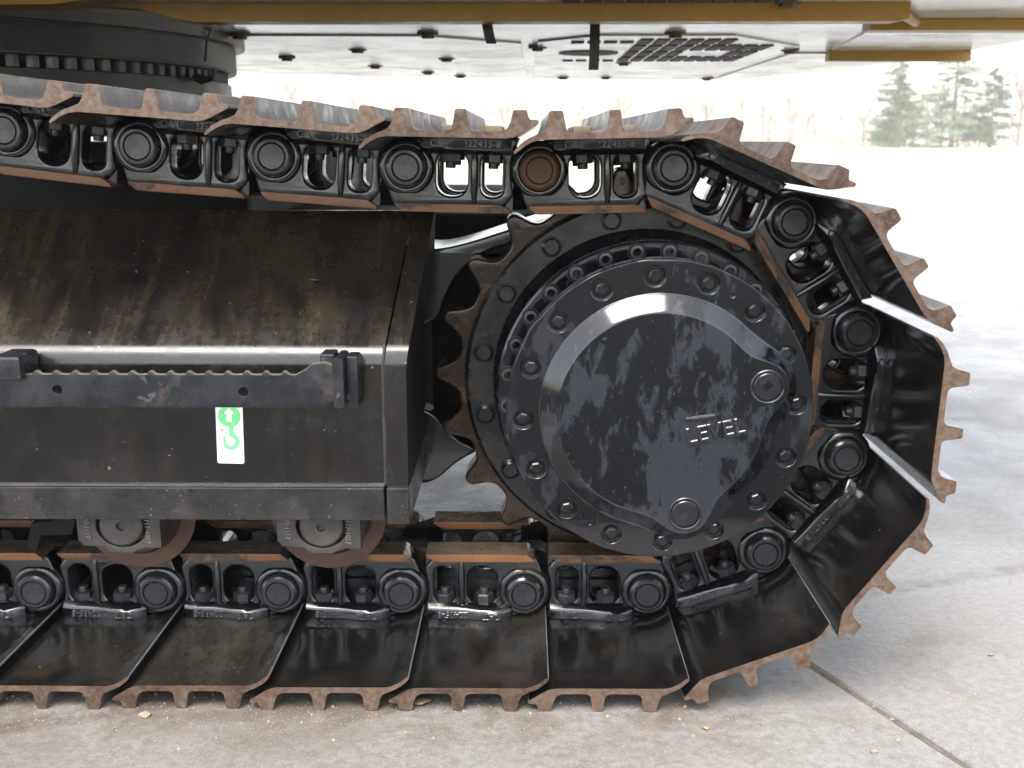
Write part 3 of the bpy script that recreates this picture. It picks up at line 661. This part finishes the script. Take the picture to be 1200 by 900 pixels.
# ---- upper body
zU = .70
back = [(-3.4,3.05),(-1.523,3.298),(-1.061,3.45),(-.272,3.70),(.542,3.86),(.713,3.86),(.854,3.75),(1.083,3.25),(1.222,2.541),(1.275,2.084),(1.29,1.6),(1.26,1.0),(1.15,.4),(.98,.02),(-3.4,.02)]
b = MB(); b.prism(back, zU, zU+.012, 'z'); belly = obj('belly_panel', b.mesh('belly_panel', ['belly'], angle=20), exc, W(), label='pale underside panels of the upper body')
sh = [(x + (.0 if x > -3 else 0), y) for x, y in back]
b = MB(); b.prism(sh, zU+.0125, zU+1.1, 'z'); obj('upper_body', b.mesh('upper_body', ['yellow'], angle=20), exc, W())
b = MB(); b.prism([(-.93,zU-.0005),(-1.02,zU-.003),(-1.08,zU-.016),(-1.16,zU-.026),(-3.4,zU-.03),(-3.4,zU-.0005)][::-1], .50,.60,'y'); obj('frame_beam', b.mesh('frame_beam', ['yellow'], angle=30), exc, W())
b = MB(); b.prism([(-1.20,zU-.0005),(-1.05,zU-.012),(-.97,zU-.034),(-.93,zU-.04),(.60,zU-.04),(.625,zU-.034),(.625,zU-.0005)], .70,.76,'y'); beam = obj('frame_beam', b.mesh('frame_beam', ['yellow'], angle=30), exc, W())
b = MB(); b.box(.64,1.2,1.03,1.10,zU-.028,zU-.0005,0,.003); obj('frame_rib', b.mesh('frame_rib', ['yellow']), exc, W())
b = MB(); b.box(.80,1.27,2.0,2.05,zU-.035,zU-.0005,0,.003); obj('frame_rib', b.mesh('frame_rib', ['yellow']), exc, W())
b = MB(); b.tube([(.60,.72,zU-.015),(.74,1.0,zU-.012)], .012, 8); obj('lift_rod', b.mesh('lift_rod', ['yellow']), exc, W())
# second skin of panels with folded edges
def panel(poly, dz=.005):
    b = MB(); b.prism(poly, zU-dz, zU-.0005, 'z'); return obj('panel', b.mesh('panel', ['belly'], angle=20), belly)
panel([(-1.02,1.43),(-.49,1.45),(-.22,1.69),(-.20,3.55),(-1.0,3.42),(-1.0,2.3)])
panel([(-.17,1.64),(0,1.44),(.385,1.44),(.655,1.81),(.64,3.70),(-.17,3.62)])
panel([(.70,1.15),(1.15,1.13),(1.22,1.95),(.80,1.96)]); panel([(.70,2.1),(1.22,2.1),(1.16,2.6),(1.03,3.2),(.82,3.6),(.70,3.7)])
panel([(-.9,.10),(.6,.10),(.6,.65),(-.9,.65)])
M['slot'] = worn('slot_shade', (.045,.034,.02), (.07,.05,.03), (.05,.04,.03), (.6,.8), 20, .5, .7, 20)  # dark brown colour stands in for the shade inside the slots
def slot(poly):
    b = MB(); b.prism(poly, zU-.0085, zU-.0045, 'z'); obj('slot_shade_plate', b.mesh('slot_shade_plate', ['slot'], smooth=False), belly)  # thin dark plate in place of a shaded opening
for r0, r1, xs in ((1.53,1.68,range(0,6)),(1.73,1.92,range(0,9)),(1.97,2.16,(0,1,2,3,7,8)),(2.21,2.42,range(0,9))):
    for k in xs:
        x0 = .13 + k*.049; slot([(x0,r0),(x0+.036,r0),(x0+.036,r1),(x0,r1)])
for k in range(4): slot([(-.07+k*.049,1.60),(-.032+k*.049,1.60),(-.032+k*.049,1.65),(-.07+k*.049,1.65)]); slot([(-.07+k*.049,2.38),(-.032+k*.049,2.38),(-.032+k*.049,2.42),(-.07+k*.049,2.42)])
for k in range(11): slot([(-.13+k*.045,.60),(-.092+k*.045,.60),(-.092+k*.045,.645),(-.13+k*.045,.645)])
slot([(.10*math.cos(R(a))+.005, 2.04+.10*math.sin(R(a))) for a in range(0,360,20)])
b = MB(); b.hexa(0,0,.02,0,.012,n=6); b.hexa(0,0,.03,.008,.016,n=16); BB = mesh('panel_bolt', [(x, z, -y) for x, y, z in [(x, -y, z) for x, y, z in b.v]], b.f, ['bolt_brown'])
for x, y in [(-1.006,1.40),(-1.057,2.264),(-.478,1.38),(-.491,2.309),(-.626,3.10),(-.502,3.38),(-.168,1.83),(.208,1.38),(.167,2.535),(-.031,3.5),(.168,3.5),(.654,3.6),(.659,1.95),(.352,.66),(-.75,1.9),(-.8,2.7)]:
    obj('panel_bolt', BB, belly, T(x, y, zU-.016) @ Matrix.Rotation(random.uniform(0,1), 4, 'Z'))
for x, y, z0, l, lean in ((-.297,.84,zU,.075,.012),(-.039,.98,zU,.125,-.002)):
    b = MB(); hw = .012; N = 8; vs = []
    for i in range(N+1):
        t = i/N; xx = lean*t*t; yy = -.012*math.sin(t*2.5)
        vs += [(xx-hw, yy, -l*t),(xx+hw, yy, -l*t),(xx+hw, yy+.004, -l*t),(xx-hw, yy+.004, -l*t)]
    fs = [(4*i+k, 4*i+(k+1) % 4, 4*i+4+(k+1) % 4, 4*i+4+k) for i in range(N) for k in range(4)] + [(0,1,2,3),(4*N+3,4*N+2,4*N+1,4*N)]
    b.add(vs, fs); obj('rubber_strap', b.mesh('rubber_strap', ['rubber'], angle=50), exc, W(x, y, z0))

# ------------------------------------------------------------------ small things on the ground
def leaf(x, y, sx, rz, label, group=None, dry=0):
    b = MB(); n = 9; vs, fs = [], []
    for i in range(n):
        t = i/(n-1); wd = .42*math.sin(math.pi*min(t*1.05,1))**.8*(1 + .25*math.sin(9*t)); z = .16*math.sin(t*3)*.5
        vs += [(t-.5, -wd, z+.22*wd), (t-.5, 0, z), (t-.5, wd*.9, z+.3*wd)]
    for i in range(n-1):
        for k in range(2): fs.append((3*i+k, 3*i+k+1, 3*i+4+k, 3*i+3+k))
    vs = [(v[0]*sx, v[1]*sx, v[2]*sx + .002) for v in vs]; b.add(vs, fs)
    o = obj('leaf', b.mesh('leaf', ['leaf'], angle=80)); o.location = (x, y, .001); o.rotation_euler = (0, 0, rz)
    md = o.modifiers.new('solid', 'SOLIDIFY'); md.thickness = .0006
    return tag(o, label, 'leaf', group)
leaf(-.365,-.228,.030,.5,'curled yellow leaf under the shoe tips left of the round drive cover')
leaf(.066,-.300,.012,1.9,'small pale leaf on the concrete below the lowest curved shoe')
leaf(.595,-.054,.011,.2,'tiny yellowish leaf on the pale concrete at far right')
def clod(x, y, s_, label):
    b = bmesh.new(); bmesh.ops.create_icosphere(b, subdivisions=2, radius=1)
    for v in b.verts: v.co *= random.uniform(.75,1.1); v.co.z *= .55
    me = bpy.data.meshes.new('mud_clod'); b.to_mesh(me); b.free(); me.materials.append(M['clod'])
    o = obj('mud_clod', me); o.location = (x, y, s_*.3); o.scale = (s_, s_*.8, s_); return tag(o, label, 'mud clod')
clod(-.79,-.272,.010,'flattish lump of dried mud beside the shoe tips at lower left')
clod(.30,-.36,.006,'dark crumb of mud beside the slab joint at lower right')
b = MB()                                                      # grit washed off the tracks
for i in range(3400):
    if i < 2300: x, y = random.uniform(-1.15,.6), random.gauss(-.25,.06)
    else: x, y = random.uniform(-1.1,1.6), random.uniform(-.75,1.0)
    r = random.choice((.0006,.0008,.001,.0014,.002 if i % 7 == 0 else .0009, .0032 if i % 11 == 0 else .0007)); z = r*.4
    q = [(x + r*math.cos(a)*random.uniform(.7,1.2), y + r*math.sin(a)*random.uniform(.7,1.2), z*.2) for a in (0,1.57,3.14,4.71)]
    b.add(q + [(x, y, z+r*.8)], [(0,1,4),(1,2,4),(2,3,4),(3,0,4)])
o = obj('grit', b.mesh('grit', ['clod'], smooth=False), kind='stuff'); tag(o, 'fine brown grit scattered over the concrete in front of the track', 'grit')

# ------------------------------------------------------------------ far trees
def pine(h, seed):
    rnd = random.Random(seed); tr = MB(); tr.tube([(0,0,0),(.05,0,h*.5),(0,0,h*.97)], [h*.022,h*.014,h*.003], 8)
    cr = MB(); vs, fs = [], []
    nb = int(h*9)
    for i in range(nb):
        t = (i/nb)**.9; z = h*(.06 + .92*t); rad = h*.40*(1-t)**.7*rnd.uniform(.55,1.15) + .12; a = rnd.uniform(0,6.283)
        droop = rnd.uniform(-.22,.12); tip = Vector((math.cos(a)*rad, math.sin(a)*rad, z + rad*droop)); root = Vector((0,0,z))
        tr.tube([root, root.lerp(tip,.6) + Vector((0,0,.05)), tip], [.05*(1-t)+.02,.03,.008], 4)
        m_ = int(20 + rad*26)
        for k in range(m_):
            f = rnd.uniform(.18,1.05)**.7; c = root.lerp(tip, f) + Vector((rnd.gauss(0,.17),rnd.gauss(0,.17),rnd.gauss(0,.10)))*(.4+rad*.32)
            s_ = rnd.uniform(.07,.17); d1 = Vector((rnd.gauss(0,1),rnd.gauss(0,1),rnd.gauss(0,.6))).normalized()*s_*1.5; d2 = d1.orthogonal().normalized()*s_*.55
            o_ = len(vs); vs += [c-d1-d2*.4, c-d2, c+d1, c+d2]; fs.append((o_,o_+1,o_+2,o_+3))
    cr.add(vs, fs); return tr.mesh('trunk', ['bark']), cr.mesh('crown', ['needle'], smooth=False)
def bare(h, seed, mat='twig', bark='bark'):
    rnd = random.Random(seed); tr = MB(); cr = MB()
    tr.tube([(0,0,0),(rnd.uniform(-.1,.1),0,h*.4),(rnd.uniform(-.3,.3),rnd.uniform(-.2,.2),h*.8)], [h*.016,h*.011,h*.004], 7)
    def grow(p, d, l, r, lev):
        e = p + d*l; cr.tube([p, p.lerp(e,.5) + Vector((rnd.gauss(0,1),rnd.gauss(0,1),rnd.gauss(0,1)))*l*.06, e], [r, r*.75, r*.45], 3)
        if lev == 0: return
        for k in range(4 if lev > 1 else 5):
            q = p.lerp(e, rnd.uniform(.3,1)); nd = (d + Vector((rnd.gauss(0,.5),rnd.gauss(0,.5),rnd.gauss(.12,.35)))).normalized(); grow(q, nd, l*rnd.uniform(.45,.7), r*.5, lev-1)
    for k in range(12):
        z = h*rnd.uniform(.25,.78); a = rnd.uniform(0,6.28); grow(Vector((0,0,z)), Vector((math.cos(a)*.6, math.sin(a)*.6, .8)).normalized(), h*rnd.uniform(.16,.3), h*.009, 3)
    return tr.mesh('trunk', [bark]), cr.mesh('crown', [mat], smooth=False)
def plant(name, ms, loc, rz, sc, label, cat, group=None):
    t = thing(name, label, cat, loc, group); t.rotation_euler = (0,0,rz); t.scale = (sc,sc,sc)
    obj('trunk', ms[0], t); obj('crown', ms[1], t); return t
D = 148
px = lambda p, d=D: (p-614)/1287*(d+1.8)*.976 - .2
pA, pB, pC = pine(14, 1), pine(12, 2), pine(9, 3)
plant('pine_tree', pA, (px(1092),D-6,0), .4, 1.05, 'tallest pale green pine behind the field at right', 'tree')
plant('pine_tree', pB, (px(1046),D,0), 1.9, 1.02, 'broad pine just left of the tallest pine at far right', 'tree')
plant('pine_tree', pC, (px(1022),D-10,0), 3.0, 1.0, 'lowest pine at the left end of the pine clump', 'tree')
plant('pine_tree', pC, (px(1128),D-8,0), 4.0, 1.1, 'young pine at the right end of the pine clump', 'tree')
plant('birch_tree', bare(13.5, 31, 'twig', 'birch'), (px(1176),D-4,0), 0, 1.0, 'pale bare birch at the right edge of the photo', 'tree')
bt = [bare(6.6, 11), bare(5.6, 12), bare(7.4, 13), bare(6.0, 14)]
rnd = random.Random(5)
for k in range(58):
    p_ = 250 + k*16.6 + rnd.uniform(-7,7)
    plant('bare_tree', bt[k % 4], (px(p_), D + rnd.uniform(-8,22), 0), rnd.uniform(0,6), rnd.uniform(.6,1.3), 'leafless brown tree in the far row beyond the field', 'tree', 'bare trees along the far edge of the field')
b = MB()
for k in range(15000):
    x = rnd.uniform(-75,85); y = D + rnd.uniform(-4,22); z = abs(rnd.gauss(0,1.5 + 1.1*math.sin(x*.21) + .6*math.sin(x*.53+1))); s_ = rnd.uniform(.06,.22); a = rnd.uniform(0,3.14)
    b.add([(x-s_*math.cos(a),y-s_*math.sin(a),z-s_*.8),(x+s_*math.cos(a),y+s_*math.sin(a),z-s_*.6),(x+s_*.4,y,z+s_)], [(0,1,2)])
o = obj('undergrowth', b.mesh('undergrowth', ['twig'], smooth=False), kind='stuff'); tag(o, 'low brown undergrowth below the far trees', 'undergrowth')
# ------------------------------------------------------------------ air
hz = MB(); hz.box(-160,170,-12,185,-1.06,16)
m = bpy.data.materials.new('pale_air'); m.use_nodes = True; ns, ls = nodes(m); ns.remove(ns['Principled BSDF'])
pv = ns.new('ShaderNodeVolumePrincipled'); pv.inputs['Color'].default_value = (1,.985,.95,1); pv.inputs['Density'].default_value = .0020; pv.inputs['Anisotropy'].default_value = .2
ls.new(pv.outputs[0], ns['Material Output'].inputs['Volume']); M['haze'] = m
HAZE = True
if HAZE:
    o = obj('haze', hz.mesh('haze', ['haze'], smooth=False), kind='stuff'); tag(o, 'thin pale haze in the air over the field', 'haze')
scn.cycles.max_bounces = 8; scn.cycles.volume_bounces = 0; scn.cycles.use_denoising = True
